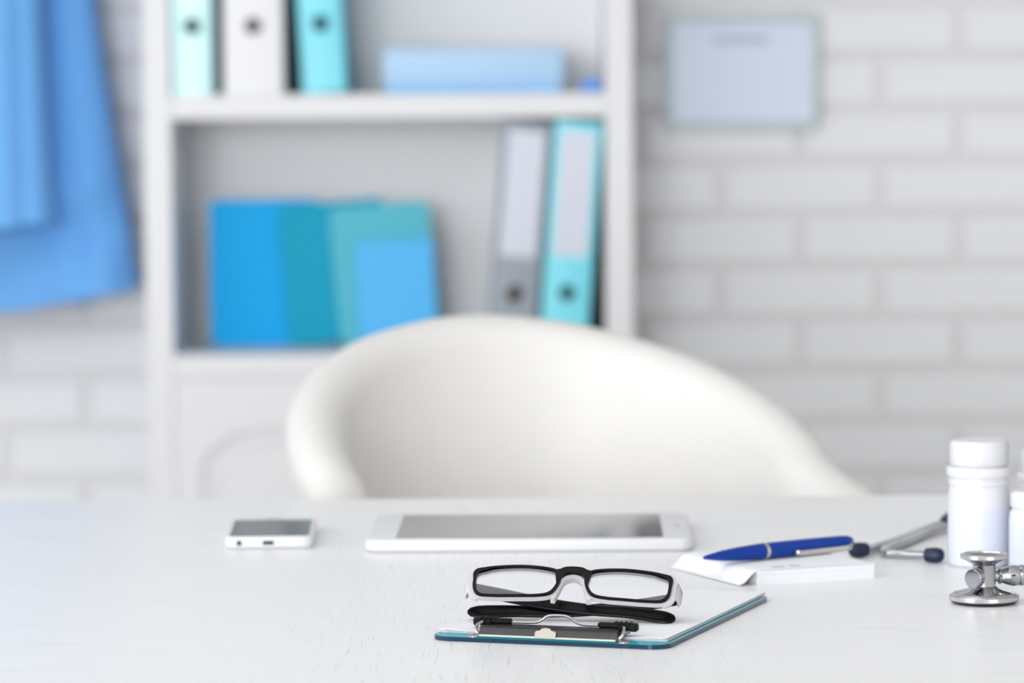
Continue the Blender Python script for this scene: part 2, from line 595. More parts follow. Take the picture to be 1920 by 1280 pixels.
# ------------------------------------------------------------------ ring binders
def binder(label, wd, cover, side, pos, lean=0.0, pivot='right', label_plate=False, hole_z=0.077, hgt=0.311):
    """spine faces the viewer; origin at the front foot of the pivot side"""
    t = thing('ring_binder', label, 'binder', pos, (0, R(lean), 0), 'ring binders in the bookcase')
    x0, x1 = (-wd, 0) if pivot == 'right' else (0, wd)
    xm = (x0 + x1) / 2
    bm = bmesh.new()
    r, n = 0.005, 4                                           # spine with rounded long edges
    pts = [(x0, 0.012), (x0, r)] + [(x0 + r - r * math.cos(PI / 2 * i / n), r - r * math.sin(PI / 2 * i / n)) for i in range(1, n + 1)]
    pts += [(x1 - r + r * math.sin(PI / 2 * i / n), r - r * math.cos(PI / 2 * i / n)) for i in range(0, n + 1)] + [(x1, 0.012)]
    prism(bm, pts, 0.0, hgt)
    obj('spine', bm, cover, t, smooth=True)
    for xa in (x0, x1 - 0.0028):
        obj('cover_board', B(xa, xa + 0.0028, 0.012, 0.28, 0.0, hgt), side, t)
    obj('paper_block', B(x0 + 0.006, x1 - 0.012, 0.03, 0.26, 0.004, hgt - 0.02), M_paper, t)
    ring = bmesh.new()
    cir = [(xm + 0.0125 * math.cos(2 * PI * i / 24), -0.0006, hole_z + 0.0125 * math.sin(2 * PI * i / 24)) for i in range(24)]
    tube(ring, cir, 0.0022, 8, closed=True, up=(0, 1, 0))
    rg = obj('finger_ring', ring, M_chrome2 if cover in (M_greyboard,) else cover, t, smooth=True)
    obj('finger_hole', lathe(bmesh.new(), [(0.0112, 0), (0.0112, 0.0008)], 20, T(xm, 0.0002, hole_z) @ RX(PI / 2)), M_hole, rg)
    if label_plate:
        obj('spine_label', B(xm - wd * 0.36, xm + wd * 0.36, -0.0008, 0.001, 0.128, 0.298), M_label, t, label='white label in the spine pocket')
    return t
zs1, zs2 = 1.0538, 0.7013
def fx(px, py=170, Y=5.506):
    return ad(px, py, Y).x
binder('pale turquoise ring binder at the left end of the top shelf', 0.056, M_palecyan, M_cyanshade, (-0.4585, 5.506, zs1), 0, 'left', hole_z=0.093)
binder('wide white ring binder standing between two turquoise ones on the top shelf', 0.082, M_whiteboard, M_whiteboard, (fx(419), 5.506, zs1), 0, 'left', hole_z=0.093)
binder('turquoise ring binder leaning on the white binder on the top shelf', 0.060, M_cyan, M_cyanshade, (fx(568), 5.506, zs1), -3.2, 'left', hole_z=0.094)
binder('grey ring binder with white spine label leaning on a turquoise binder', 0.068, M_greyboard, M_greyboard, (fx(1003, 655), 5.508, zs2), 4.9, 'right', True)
binder('turquoise ring binder with white spine label leaning on the bookcase side', 0.066, M_cyan, M_cyanshade, (fx(1101, 655), 5.508, zs2), 4.4, 'right', True, hole_z=0.078)
bf = thing('slim_folder', 'slim black folder standing behind the leaning turquoise binder', 'folder', (0.1262, 5.545, zs2), (0, 0, 0))
obj('cover_board', B(-0.0028, 0, 0, 0.21, 0, 0.115), M_blackboard, bf)
obj('cover_board', B(-0.012, -0.0092, 0, 0.21, 0, 0.115), M_blackboard, bf)
obj('spine', B(-0.012, 0, -0.003, 0, 0, 0.115, bev=0.001), M_blackboard, bf)

# ------------------------------------------------------------------ pale blue box and small book, top shelf
bx0, bx1 = fx(718), fx(1057)
pbx = thing('document_box', 'pale blue flat lidded box lying on the top shelf', 'box', ((bx0 + bx1) / 2, 5.512, zs1))
hb = (bx1 - bx0) / 2
obj('box_base', B(-hb + 0.002, hb - 0.002, 0.002, 0.20, 0, 0.02, bev=0.002), M_boxbase, pbx)
obj('box_lid', B(-hb, hb, 0, 0.202, 0.0145, 0.060, bev=0.004, seg=2), M_boxblue, pbx, smooth=True)
sb0, sb1 = fx(1090), fx(1127)
sbk = thing('pocket_book', 'small blue pocket book beside the pale blue box', 'book', ((sb0 + sb1) / 2, 5.515, zs1))
hs = (sb1 - sb0) / 2
obj('cover_board', B(-hs, hs, 0, 0.1, 0, 0.003), M_smallblue, sbk)
obj('cover_board', B(-hs, hs, 0, 0.1, 0.015, 0.018), M_smallblue, sbk)
obj('spine', B(-hs, hs, -0.003, 0, 0, 0.018, bev=0.0015), M_smallblue, sbk)
obj('page_block', B(-hs + 0.002, hs - 0.002, 0, 0.098, 0.003, 0.015), M_paper, sbk)

# ------------------------------------------------------------------ notebooks, middle shelf
def notebook(label, cover, px, Y, wd, hgt, tilt, back=0.0, thick=0.008, r=0.008):
    """stands upright facing the viewer, origin at its left foot"""
    p = ad(px, 652, Y)
    t = thing('notebook', label, 'notebook', (p.x, Y, zs2), (R(-back), R(-tilt), 0), 'notebooks standing in the middle shelf')
    def slab(w_, h_, y0, y1, rr, x_=0, z_=0):
        # outline in x,z with rounded corners, extruded in y
        pts = rrect(w_, h_, rr, 5, x_ + w_ / 2, z_ + h_ / 2)
        return prism(bmesh.new(), pts, 0, y1 - y0, M=T(0, y1, 0) @ RX(PI / 2))
    obj('front_cover', slab(wd, hgt, 0, 0.0012, r), cover, t)
    obj('page_block', slab(wd - 0.003, hgt - 0.006, 0.0012, thick - 0.0012, r * 0.8, 0.001, 0.003), M_paper, t)
    obj('back_cover', slab(wd, hgt, thick - 0.0012, thick, r), cover, t)
    return t
notebook('bright blue upright notebook at the left of the middle shelf', M_blue, 396, 5.672, 0.152, 0.204, 0, 0)
notebook('teal notebook tilted against the bright blue one', M_teal, 543, 5.658, 0.148, 0.1955, 4.5, 0, r=0.01)
notebook('aqua notebook tilted in front of the teal one', M_aqua, 640, 5.646, 0.140, 0.192, 5.0, 0, r=0.012)
notebook('small sky blue notebook in front of the aqua one', M_sky, 676, 5.634, 0.108, 0.145, 2.5, 0, thick=0.006, r=0.004)

# ------------------------------------------------------------------ certificate frame on the wall
fc = thing('certificate_frame', 'pale framed certificate hanging on the white brick wall', 'picture frame', (0.331, 5.792, 1.0794))
fw, fh = 0.222, 0.163
for a in ((-fw / 2, fw / 2, 0, 0.014, fh / 2 - 0.011, fh / 2), (-fw / 2, fw / 2, 0, 0.014, -fh / 2, -fh / 2 + 0.011),
          (-fw / 2, -fw / 2 + 0.011, 0, 0.014, -fh / 2 + 0.011, fh / 2 - 0.011), (fw / 2 - 0.011, fw / 2, 0, 0.014, -fh / 2 + 0.011, fh / 2 - 0.011)):
    obj('frame_rail', B(*a, bev=0.0015), M_frame, fc)
ct = obj('certificate', B(-fw / 2 + 0.009, fw / 2 - 0.009, 0.006, 0.010, -fh / 2 + 0.009, fh / 2 - 0.009), M_cert, fc)
obj('title_print', B(-0.042, 0.038, 0.0054, 0.006, 0.041, 0.050), M_certink, ct)

# ------------------------------------------------------------------ hanging blue tunic
GX, GY = -0.74, 5.70
hk = thing('wall_hook', 'metal wall hook above the blue tunic', 'hook', (GX, YW - 0.008, 1.70))
obj('hook_plate', B(-0.02, 0.02, -0.006, 0, -0.04, 0.04, bev=0.002), M_metalleg, hk)
obj('hook_arm', tube(bmesh.new(), spline([(0, -0.004, 0.0), (0, -0.05, -0.01), (0, -0.10, -0.015), (0, -0.125, 0.0), (0, -0.125, 0.02)], 6), 0.005, 10), M_metalleg, hk, smooth=True)
hg = thing('clothes_hanger', 'wire clothes hanger inside the blue tunic', 'hanger', (GX, GY, 1.60))
hook_pts = [(0, 0, -0.01), (0, 0, 0.05)] + [(0.018 * math.sin(a) , 0, 0.075 + 0.018 * -math.cos(a)) for a in [R(x) for x in (10, 60, 110, 160, 210, 250)]]
obj('hanger_hook', tube(bmesh.new(), spline(hook_pts, 4), 0.002, 8), M_metalleg, hg, smooth=True)
obj('hanger_bar', tube(bmesh.new(), spline([(-0.072, 0, -0.048), (-0.04, 0, -0.028), (0, 0, -0.01), (0.04, 0, -0.028), (0.072, 0, -0.048)], 6), 0.004, 8), M_metalleg, hg, smooth=True)
tun = thing('medical_tunic', 'blue cotton medical tunic hanging on the wall', 'tunic', (GX, GY, 0))
def loft(sections, n, bm=None):
    """sections: list of functions-free rings (lists of Vector)"""
    bm = bm or bmesh.new()
    vr = [[bm.verts.new(p) for p in s] for s in sections]
    for a, c in zip(vr, vr[1:]):
        for i in range(n):
            bm.faces.new((a[i], a[(i + 1) % n], c[(i + 1) % n], c[i]))
    return bm
n = 128
secs = []
ZT, ZB = 1.585, 0.757
def lerp(a, b_, t):
    return a + (b_ - a) * t
def tunic_ring(t, inset=0.0, dz=0.0):
    ring = []
    if t < 0.12:
        hwid = lerp(0.06, 0.118, (t / 0.12) ** 0.6)
    else:
        hwid = lerp(0.118, 0.216, (t - 0.12) / 0.88)
    dep = lerp(0.035, 0.062, t)
    for i in range(n):
        a = 2 * PI * i / n
        ca, sa = math.cos(a), math.sin(a)
        x = hwid * (abs(ca) ** 0.9) * (1 if ca >= 0 else -1)
        fold = (0.011 * math.sin(6 * a + 1.0 + 0.8 * t) + 0.003 * math.sin(13 * a + 2.1 - t)) * (0.25 + 0.9 * t)
        y = dep * sa * (abs(sa) ** -0.25 if abs(sa) > 1e-6 else 1) + fold * (0.4 + 0.6 * abs(sa))
        z = lerp(ZT, ZB, t)
        rise = max(0, x - 0.05) / 0.18
        z += t ** 3 * (0.036 * rise ** 2 + 0.004 * math.sin(5 * a))
        if t > 0.75:                                           # gathered creases just above the hem
            q = (t - 0.75) / 0.25
            y += 0.017 * math.sin(PI * q) ** 2 * math.sin(26 * x + 7 * q + 0.6) * (1 if sa < 0 else 0.2)
        ring.append(Vector((x * (1 - inset), y * (1 - inset * 2), z + dz)))
    return ring
for k in range(41):
    secs.append(tunic_ring(k / 40))
secs.append(tunic_ring(1.0, 0.05, 0.004))
secs.append(tunic_ring(0.93, 0.07, 0))
bm = loft(secs, n)
bm.faces.new([v for v in bm.verts[:n]]) if False else None
obj('tunic_body', bm, M_scrub, tun, smooth=True, angle=80)
def sleeve(x_top, x_bot, zt, zb, w0, w1, y0):
    sc = []
    nn = 48
    for k in range(25):
        t = k / 24
        cx_, hw_ = lerp(x_top, x_bot, t), lerp(w0, w1, t)
        ring = []
        for i in range(nn):
            a = 2 * PI * i / nn
            fo = 1 + 0.10 * math.sin(4 * a + 2 + t) + 0.05 * math.sin(9 * a + 3 * t)
            ring.append(Vector((cx_ + hw_ * math.cos(a) * (1 + 0.03 * math.sin(6 * t)), y0 + lerp(0.046, 0.060, t) * math.sin(a) * fo, lerp(zt, zb, t) + 0.012 * t * math.cos(a + 0.6))))
        sc.append(ring)
    for ins, dz in ((0.9, 0.002), (0.86, 0.05)):
        c0 = sum(sc[24], Vector()) / nn
        sc.append([c0 + (p - c0) * ins + Vector((0, 0, dz)) for p in sc[24]])
    return loft(sc, nn)
obj('sleeve', sleeve(0.03, 0.055, 1.50, 0.868, 0.050, 0.056, -0.098), M_scrub, tun, smooth=True, angle=80)
obj('sleeve', sleeve(-0.12, -0.19, 1.50, 0.90, 0.052, 0.056, -0.06), M_scrub, tun, smooth=True, angle=80)
obj('collar', tube(bmesh.new(), spline([(-0.055, 0.01, 1.59), (0, 0.03, 1.60), (0.055, 0.01, 1.59), (0.03, -0.035, 1.55), (0, -0.045, 1.50), (-0.03, -0.035, 1.55)], 6, True), 0.009, 10, closed=True), M_scrub, tun, smooth=True)

# ------------------------------------------------------------------ clipboard with paper
ZD = 0.75
CB = (0.0575, 2.5170, ZD)
CBR = R(-19)
cb = thing('clipboard', 'translucent turquoise clipboard with metal clip lying on the desk', 'clipboard', CB, (0, 0, CBR))
obj('board', prism(bmesh.new(), rrect(0.149, 0.235, 0.012, 8), 0, 0.003, bev=0.0006), M_acryl, cb, smooth=True)
eb = bmesh.new()
eo, ei = rrect(0.1496, 0.2356, 0.0123, 8), rrect(0.1484, 0.2344, 0.0117, 8)
ev = [[eb.verts.new((p[0], p[1], z)) for p in q] for q, z in ((eo, 0.0002), (eo, 0.0027), (ei, 0.0028), (ei, 0.0002))]
for a, c in zip(ev, ev[1:] + ev[:1]):
    for i in range(len(eo)):
        eb.faces.new((a[i], a[(i + 1) % len(eo)], c[(i + 1) % len(eo)], c[i]))
obj('board_edge', eb, M_acryledge, cb, smooth=True, label='darker teal polished edge')
def cbw(x, y, z):                                             # clipboard to world
    return T(*CB) @ RZ(CBR) @ Vector((x, y, z))
# clip on the near edge: plate bent like a roof, its face leaning towards the viewer
YE = -0.1174
clip = bmesh.new()
hx = 0.0435
prof = [(YE + 0.0022, 0.0036), (YE + 0.0020, 0.0044), (YE + 0.0038, 0.0088), (YE + 0.0055, 0.0096), (YE + 0.0180, 0.0094), (YE + 0.0215, 0.0074)]
for i, (y, z) in enumerate(prof):
    for x in (-hx, hx):
        clip.verts.new((x, y, z))
clip.verts.ensure_lookup_table()
for i in range(len(prof) - 1):
    clip.faces.new([clip.verts[j] for j in (2 * i, 2 * i + 1, 2 * i + 3, 2 * i + 2)])
bmesh.ops.solidify(clip, geom=clip.faces[:], thickness=0.0009)
co = obj('clip_plate', clip, M_clipface, cb, smooth=True)
obj('clip_lip', B(-hx, hx, YE + 0.0002, YE + 0.0035, 0.0031, 0.0048, bev=0.0007), M_nickel, co, label='bright bent lip along the clip')
# small cloud-shaped tab stamped in the middle of the face
tab = [(-0.0066, 0), (-0.0066, 0.0034), (-0.0056, 0.0044), (-0.0038, 0.0045), (-0.0026, 0.0058), (0, 0.0063), (0.0026, 0.0058), (0.0038, 0.0045), (0.0056, 0.0044), (0.0066, 0.0034), (0.0066, 0)]
fl = math.atan2(0.0044, 0.0018)
obj('clip_tab', prism(bmesh.new(), tab, 0, 0.0006, M=T(-0.001, YE + 0.0006, 0.0040) @ RX(fl)), M_nickel, co)
obj('hinge_pin', tube(bmesh.new(), [(-hx - 0.003, YE + 0.013, 0.0074), (hx + 0.003, YE + 0.013, 0.0074)], 0.0016, 10), M_chrome2, cb, smooth=True)
wire = [(-hx + 0.001, YE + 0.016, 0.0106), (-0.030, YE + 0.017, 0.0106), (-0.014, YE + 0.0175, 0.0108), (-0.0090, YE + 0.018, 0.0124), (-0.0060, YE + 0.0185, 0.0145), (-0.002, YE + 0.0188, 0.0153),
        (0.005, YE + 0.0188, 0.0153), (0.009, YE + 0.0185, 0.0143), (0.0125, YE + 0.018, 0.0122), (0.0175, YE + 0.0175, 0.0107), (0.030, YE + 0.017, 0.0106), (hx - 0.001, YE + 0.016, 0.0106)]
obj('clip_wire', tube(bmesh.new(), spline(wire, 6), 0.0009, 10), M_chrome, cb, smooth=True)
for s in (-1, 1):
    lp = [(s * (hx + 0.0005), YE + 0.004, 0.0045), (s * (hx + 0.0026), YE + 0.004, 0.0066), (s * (hx + 0.0028), YE + 0.008, 0.0096), (s * (hx + 0.001), YE + 0.014, 0.0106), (s * (hx + 0.0026), YE + 0.017, 0.0088), (s * (hx + 0.004), YE + 0.013, 0.0078)]
    obj('clip_spring', tube(bmesh.new(), spline(lp, 6), 0.0011, 8), M_chrome, cb, smooth=True)
    cp = bmesh.new()
    xa, xb = sorted((s * (hx - 0.016), s * (hx - 0.003)))
    tube(cp, [(xa, YE + 0.016, 0.0112), (xa + 0.0012, YE + 0.016, 0.0112), (xb, YE + 0.016, 0.0112)], [0.0012, 0.0019, 0.0019], 10)
    x2, x3 = sorted((s * (hx - 0.004), s * (hx + 0.0085)))
    box(cp, x2, x3, YE + 0.0150, YE + 0.0205, 0.0078, 0.0128, bev=0.001)
    for i in range(4):
        xx = s * (hx - 0.0055 + 0.003 * i)
        box(cp, xx - 0.0008, xx + 0.0008, YE + 0.0145, YE + 0.021, 0.0122, 0.0133, bev=0.0002)
    obj('rubber_foot', cp, M_rubber, cb, label='black rubber grip on the end of the clip')
for s in (-1, 1):
    obj('rivet', lathe(bmesh.new(), [(0.0042, 0.0030), (0.0042, 0.0036), (0.003, 0.0042), (0, 0.0044)], 20, T(s * 0.0475, YE + 0.0035, 0)), M_chrome2, cb, smooth=True)
# sheets held under the clip, each a bit askew
ps = thing('paper_stack', 'stack of blank white sheets under the clip of the clipboard', 'paper', tuple(cbw(0, 0, 0.0031)), (0, 0, CBR))
for i, (dx, dy, rz) in enumerate(((0.0003, 0.0, 0.1), (-0.001, 0.001, -0.25), (0.0008, -0.001, 0.2), (0.0, 0.0008, -0.15), (-0.0012, 0.0004, -0.4), (0.0005, -0.0006, 0.12))):
    sb = bmesh.new()
    nx, ny = 10, 16
    wdt, lng = 0.142, 0.221
    vv = []
    for lvl in (0, 1):
        g = []
        for j in range(ny + 1):
            row = []
            for k in range(nx + 1):
                x = -wdt / 2 + wdt * k / nx
                y = -lng / 2 + lng * j / ny
                # near left corner springs up a little, sheets drop flat under the clip
                up_ = 0.0010 * (i / 5) * max(0, (-x - 0.05) / 0.025) * max(0, 1 - j / 4) + 0.0007 * (i / 5) * max(0, (x - 0.04) / 0.035) * max(0, 1 - j / 5)
                row.append(sb.verts.new((x, y, i * 0.00032 + lvl * 0.00022 + up_)))
            g.append(row)
        vv.append(g)
    for j in range(ny):
        for k in range(nx):
            for g in vv:
                sb.faces.new((g[j][k], g[j][k + 1], g[j + 1][k + 1], g[j + 1][k]))
    rim = [(0, k) for k in range(nx)] + [(j, nx) for j in range(ny)] + [(ny, k) for k in range(nx, 0, -1)] + [(j, 0) for j in range(ny, 0, -1)]
    for (a1, a2), (b1, b2) in zip(rim, rim[1:] + rim[:1]):
        sb.faces.new((vv[0][a1][a2], vv[0][b1][b2], vv[1][b1][b2], vv[1][a1][a2]))
    so = obj('sheet', sb, M_paper, ps)
    so.location = (dx, 0.0058 + dy, 0)
    so.rotation_euler = (0, 0, R(rz))
ZP = ZD + 0.0031 + 0.0019

# ------------------------------------------------------------------ spectacles
TAU = R(38.5)
GZ = ZP + 0.0240
gp = at(1073, 1092, GZ)
gl = thing('reading_glasses', 'black and white reading glasses lying folded on the paper', 'glasses', tuple(gp), (0, 0, 0))
# frame axes: u right, v up along the lens, w out of the lens front (towards the viewer)
GM = RZ(R(-7)) @ RY(R(1.7)) @ RX(-(PI / 2 - TAU)) @ RX(PI / 2) @ Matrix.Scale(0.98, 4)
gl.matrix_world = T(*gp) @ GM
lens_pts = [(-25.6, 6.1), (-20, 9.2), (-13.3, 11.5), (2.8, 13.2), (17, 12.1), (23.6, 9.6), (26, 4.1), (24.2, -4.1), (20.4, -9.6), (12.3, -11.8), (0.5, -12.6), (-13.7, -13.4), (-22.0, -12.8), (-25.6, -8.6), (-26.4, -1)]
lens_out = [(x * 0.00098, y * 0.00094 - 0.0005) for x, y in spline(lens_pts, 6, True)]
def offs(pts, fn):
    out = []
    n_ = len(pts)
    for i, p in enumerate(pts):
        a, c = Vector(pts[i - 1]), Vector(pts[(i + 1) % n_])
        t = (c - a).normalized()
        nv = Vector((t.y, -t.x))
        if nv.dot(Vector(p)) < 0:
            nv = -nv
        q = Vector(p) + nv * fn(nv, p)
        out.append((q.x, q.y))
    return out
def ringmesh(inn, out, w0, w1, mir, cu):
    bm = bmesh.new()
    n_ = len(inn)
    def vv(pts, w):
        return [bm.verts.new(((cu + p[0]) * mir, p[1], w)) for p in pts]
    a, b2, c, d = vv(inn, w1), vv(out, w1), vv(out, w0), vv(inn, w0)
    for r0, r1 in ((a, b2), (b2, c), (c, d), (d, a)):
        for i in range(n_):
            j = (i + 1) % n_
            bm.faces.new((r0[i], r0[j], r1[j], r1[i]))
    return bm
CU = -0.0347
blk = lambda nv, p: 0.0008 + 0.0011 * abs(nv.x) + 0.0005 * max(0, nv.y) + 0.0012 * max(0, min(1, (-0.016 - p[0]) / 0.008)) * max(0, min(1, p[1] / 0.006))
wht = lambda nv, p: blk(nv, p) + (0.0009 if nv.y < -0.2 else 0.0002) + (0.0022 if nv.x < -0.5 else 0) + 0.0004
for mir in (1, -1):
    rim = obj('rim', ringmesh(lens_out, offs(lens_out, blk), -0.0012, 0.0008, mir, CU), M_black, gl, smooth=True, angle=50)
    obj('inner_rim', ringmesh(offs(lens_out, lambda n_, p: 0.0002), offs(lens_out, wht), -0.0036, -0.00125, mir, CU), M_whiteacet, rim, smooth=True, angle=50, label='white back layer of the rim')
    lb = bmesh.new()
    prism(lb, [((CU + p[0]) * mir, p[1]) for p in offs(lens_out, lambda n_, p: 0.0004)], -0.0022, -0.0008)
    obj('lens', lb, M_lens, rim)
    # white end piece wrapping back to the hinge
    ep = bmesh.new()
    path = [(-0.0628, 0.0, -0.0028), (-0.0652, -0.0004, -0.0042), (-0.0668, -0.001, -0.0075), (-0.0670, -0.0016, -0.0115)]
    P = [(x * mir, y, z) for x, y, z in spline(path, 5)]
    k_ = len(P)
    tube(ep, P, 0, 14, up=(0, 1, 0), flat=([lerp(0.0085, 0.0062, i / (k_ - 1)) for i in range(k_)], [0.0016] * k_))
    obj('end_piece', ep, M_whiteacet, gl, smooth=True, label='white end piece at the hinge')
    # temple arm folded behind the front; drops to its tip beyond the other lens
    dw = 0.0 if mir == 1 else -0.0033
    path = [(-0.0664, 0.0030, -0.0096), (-0.0650, 0.0026, -0.0120 + dw * .5), (-0.045, -0.0005, -0.0132 + dw), (-0.015, -0.0060, -0.0140 + dw), (0.012, -0.0095, -0.0140 + dw), (0.034, -0.0105, -0.0138 + dw * .9), (0.050, -0.0125, -0.0138 + dw * .6), (0.0655, -0.0150, -0.0138 + dw * .3)]
    P = [(x * mir, y, z) for x, y, z in spline(path, 6)]
    k_ = len(P)
    hgt_ = []
    for i in range(k_):
        t = i / (k_ - 1)
        h_ = lerp(0.0060, 0.0047, min(1, t / 0.55)) if t < 0.6 else lerp(0.0047, 0.0054, (t - 0.6) / 0.3) if t < 0.9 else 0.0054 * math.sqrt(max(0.03, 1 - ((t - 0.9) / 0.1) ** 2))
        hgt_.append(h_)
    tb = bmesh.new()
    tube(tb, P, 0, 14, up=(0, 1, 0), flat=(hgt_, [0.0017 if i < k_ - 3 else 0.0012 for i in range(k_)]))
    obj('temple', tb, M_black, gl, smooth=True, angle=70)
br = bmesh.new()
arch = [(-0.0115, 0.0098), (-0.0085, 0.0112), (-0.0055, 0.0126), (0, 0.0131), (0.0055, 0.0126), (0.0085, 0.0112), (0.0115, 0.0098), (0.0108, 0.004), (0.0088, 0.0015), (0.0064, 0.0058), (0.0035, 0.0078), (0, 0.0084), (-0.0035, 0.0078), (-0.0064, 0.0058), (-0.0088, 0.0015), (-0.0108, 0.004)]
def strip(bm, top, bot, w0, w1):
    n_ = len(top)
    f0 = [bm.verts.new((p[0], p[1], w1)) for p in top]
    f1 = [bm.verts.new((p[0], p[1], w1)) for p in bot]
    b0 = [bm.verts.new((p[0], p[1], w0)) for p in top]
    b1 = [bm.verts.new((p[0], p[1], w0)) for p in bot]
    for i in range(n_ - 1):
        bm.faces.new((f0[i], f0[i + 1], f1[i + 1], f1[i]))
        bm.faces.new((b0[i], b0[i + 1], b1[i + 1], b1[i]))
        bm.faces.new((f0[i], f0[i + 1], b0[i + 1], b0[i]))
        bm.faces.new((f1[i], f1[i + 1], b1[i + 1], b1[i]))
    bm.faces.new((f0[0], f1[0], b1[0], b0[0]))
    bm.faces.new((f0[-1], f1[-1], b1[-1], b0[-1]))
btop = spline([(-0.0118, 0.0100), (-0.0085, 0.0108), (-0.0055, 0.0126), (0, 0.0132), (0.0055, 0.0126), (0.0085, 0.0108), (0.0118, 0.0100)], 4)
bbot = spline([(-0.0098, -0.0030), (-0.0078, 0.0030), (-0.0050, 0.0068), (0, 0.0084), (0.0050, 0.0068), (0.0078, 0.0030), (0.0098, -0.0030)], 4)
strip(br, btop, bbot, -0.0014, 0.0011)
bro = obj('bridge', br, M_black, gl, smooth=True, angle=50)
nb_ = bmesh.new()
ntop = spline([(-0.0128, -0.0125), (-0.0095, -0.0030), (-0.0070, 0.0060), (0, 0.0095), (0.0070, 0.0060), (0.0095, -0.0030), (0.0128, -0.0125)], 5)
nbot = spline([(-0.0100, -0.0128), (-0.0072, -0.0035), (-0.0050, 0.0032), (0, 0.0058), (0.0050, 0.0032), (0.0072, -0.0035), (0.0100, -0.0128)], 5)
strip(nb_, ntop, nbot, -0.0062, -0.0015)
obj('nose_bridge', nb_, M_whiteacet, bro, smooth=True, angle=50, label='white nose rest under the bridge')

# ------------------------------------------------------------------ tablet
tl = thing('tablet', 'white tablet lying switched off in the middle of the desk', 'tablet', (0.0125, 2.9475, ZD), (0, 0, R(-0.9)))
tw, td = 0.234, 0.166
obj('casing', prism(bmesh.new(), rrect(tw, td, 0.010, 8), 0.0003, 0.0092, bev=0.0028, bseg=4), M_plastic, tl, smooth=True)
obj('screen', B(-0.0955, 0.0955, -0.0725, 0.0725, 0.0090, 0.0095), M_screen, tl)
obj('home_button', lathe(bmesh.new(), [(0.0055, 0.0090), (0.0055, 0.0094)], 24, T(-0.1065, 0, 0)), M_plastic, tl)
obj('camera_lens', lathe(bmesh.new(), [(0.0015, 0.0090), (0.0015, 0.0094)], 12, T(0.1075, 0, 0)), M_port, tl)

# ------------------------------------------------------------------ phone
ph = thing('smartphone', 'small white phone lying on the left of the desk', 'phone', (-0.1772, 2.9555, ZD), (0, 0, R(1.5)))
obj('casing', prism(bmesh.new(), rrect(0.0635, 0.122, 0.008, 8), 0.0002, 0.0088, bev=0.002, bseg=4), M_plastic, ph, smooth=True)
obj('screen', B(-0.0284, 0.0284, -0.0575 + 0.0035, 0.0425, 0.0086, 0.0091), M_screen2, ph)
obj('audio_jack', lathe(bmesh.new(), [(0.0019, 0), (0.0019, 0.0012)], 16, T(-0.0215, -0.0605, 0.0045) @ RX(PI / 2)), M_port, ph)
obj('charging_port', B(-0.0045, 0.0035, -0.0616, -0.0605, 0.0030, 0.0060, bev=0.0005), M_port, ph)
obj('earpiece', B(-0.006, 0.006, 0.0505, 0.0520, 0.0086, 0.00895), M_port, ph)

# ------------------------------------------------------------------ note pad and pen
PA = R(23.3)
pdp = (0.1808, 2.7418, ZD)
pd = thing('note_pad', 'thick white note pad lying under the blue pen', 'note pad', pdp, (0, 0, PA))
for i in range(9):
    o = obj('page', B(-0.044, 0.044, -0.054, 0.054, i * 0.00105, i * 0.00105 + 0.0010), M_paper, pd)
    o.location = (random.uniform(-.0004, .0004), random.uniform(-.0004, .0004), 0)
# loose top leaf, bent over the left edge
lf = bmesh.new()
P = spline([(0.0435, 0.00965), (0.0, 0.00965), (-0.030, 0.00968), (-0.0440, 0.0092), (-0.0490, 0.0062), (-0.0530, 0.0024), (-0.0570, 0.0006)], 4)
strip_ = [[lf.verts.new((x, y, z + h)) for y in (-0.0538, 0.0535)] for h in (0, 0.00025) for x, z in P]
nP = len(P)
for h in (0, 1):
    for i in range(nP - 1):
        a, c = strip_[h * nP + i], strip_[h * nP + i + 1]
        lf.faces.new((a[0], a[1], c[1], c[0]))
for i in range(nP - 1):
    for s in (0, 1):
        lf.faces.new((strip_[i][s], strip_[i + 1][s], strip_[nP + i + 1][s], strip_[nP + i][s]))
for i in (0, nP - 1):
    lf.faces.new((strip_[i][0], strip_[i][1], strip_[nP + i][1], strip_[nP + i][0]))
le = obj('top_leaf', lf, M_paper, pd, smooth=True)
for xa, xb in ((-0.027, -0.018), (-0.014, -0.006)):
    obj('print_mark', B(xa, xb, -0.044, -0.041, 0.00985, 0.01000), M_ink, le)
pn_dir = R(38.7)
pz = ZD + 0.0102 + 0.0056
pen = thing('ballpoint_pen', 'royal blue ballpoint pen with silver clip lying on the note pad', 'pen', (0.1278, 2.6985, pz), (0, 0, pn_dir))
PX_ = RY(PI / 2)
obj('barrel', lathe(bmesh.new(), [(0, 0.0), (0.0012, 0.0), (0.0022, 0.006), (0.0036, 0.016), (0.0047, 0.030), (0.0054, 0.046), (0.0056, 0.0525)], 28, PX_), M_pen, pen, smooth=True)
obj('band', lathe(bmesh.new(), [(0.0056, 0.0525), (0.00575, 0.0528), (0.00575, 0.0552), (0.0056, 0.0555)], 28, PX_), M_nickel, pen, smooth=True, label='silver ring around the pen')
obj('cap', lathe(bmesh.new(), [(0.0056, 0.0555), (0.0055, 0.085), (0.0052, 0.112), (0.0049, 0.126), (0.0044, 0.1315), (0.0034, 0.1345), (0, 0.135)], 28, PX_), M_pen, pen, smooth=True)
cl = bmesh.new()
P = spline([(0.131, -0.0030, -0.0005), (0.130, -0.0058, -0.0022), (0.122, -0.0070, -0.0030), (0.100, -0.0070, -0.0031), (0.084, -0.0068, -0.0031), (0.080, -0.0060, -0.0029), (0.0775, -0.0064, -0.0030)], 5)
tube(cl, P, 0, 10, up=(0, 0, 1), flat=([0.0019] * len(P), [0.0007] * len(P)))
obj('pocket_clip', cl, M_nickel, pen, smooth=True, label='silver pocket clip')
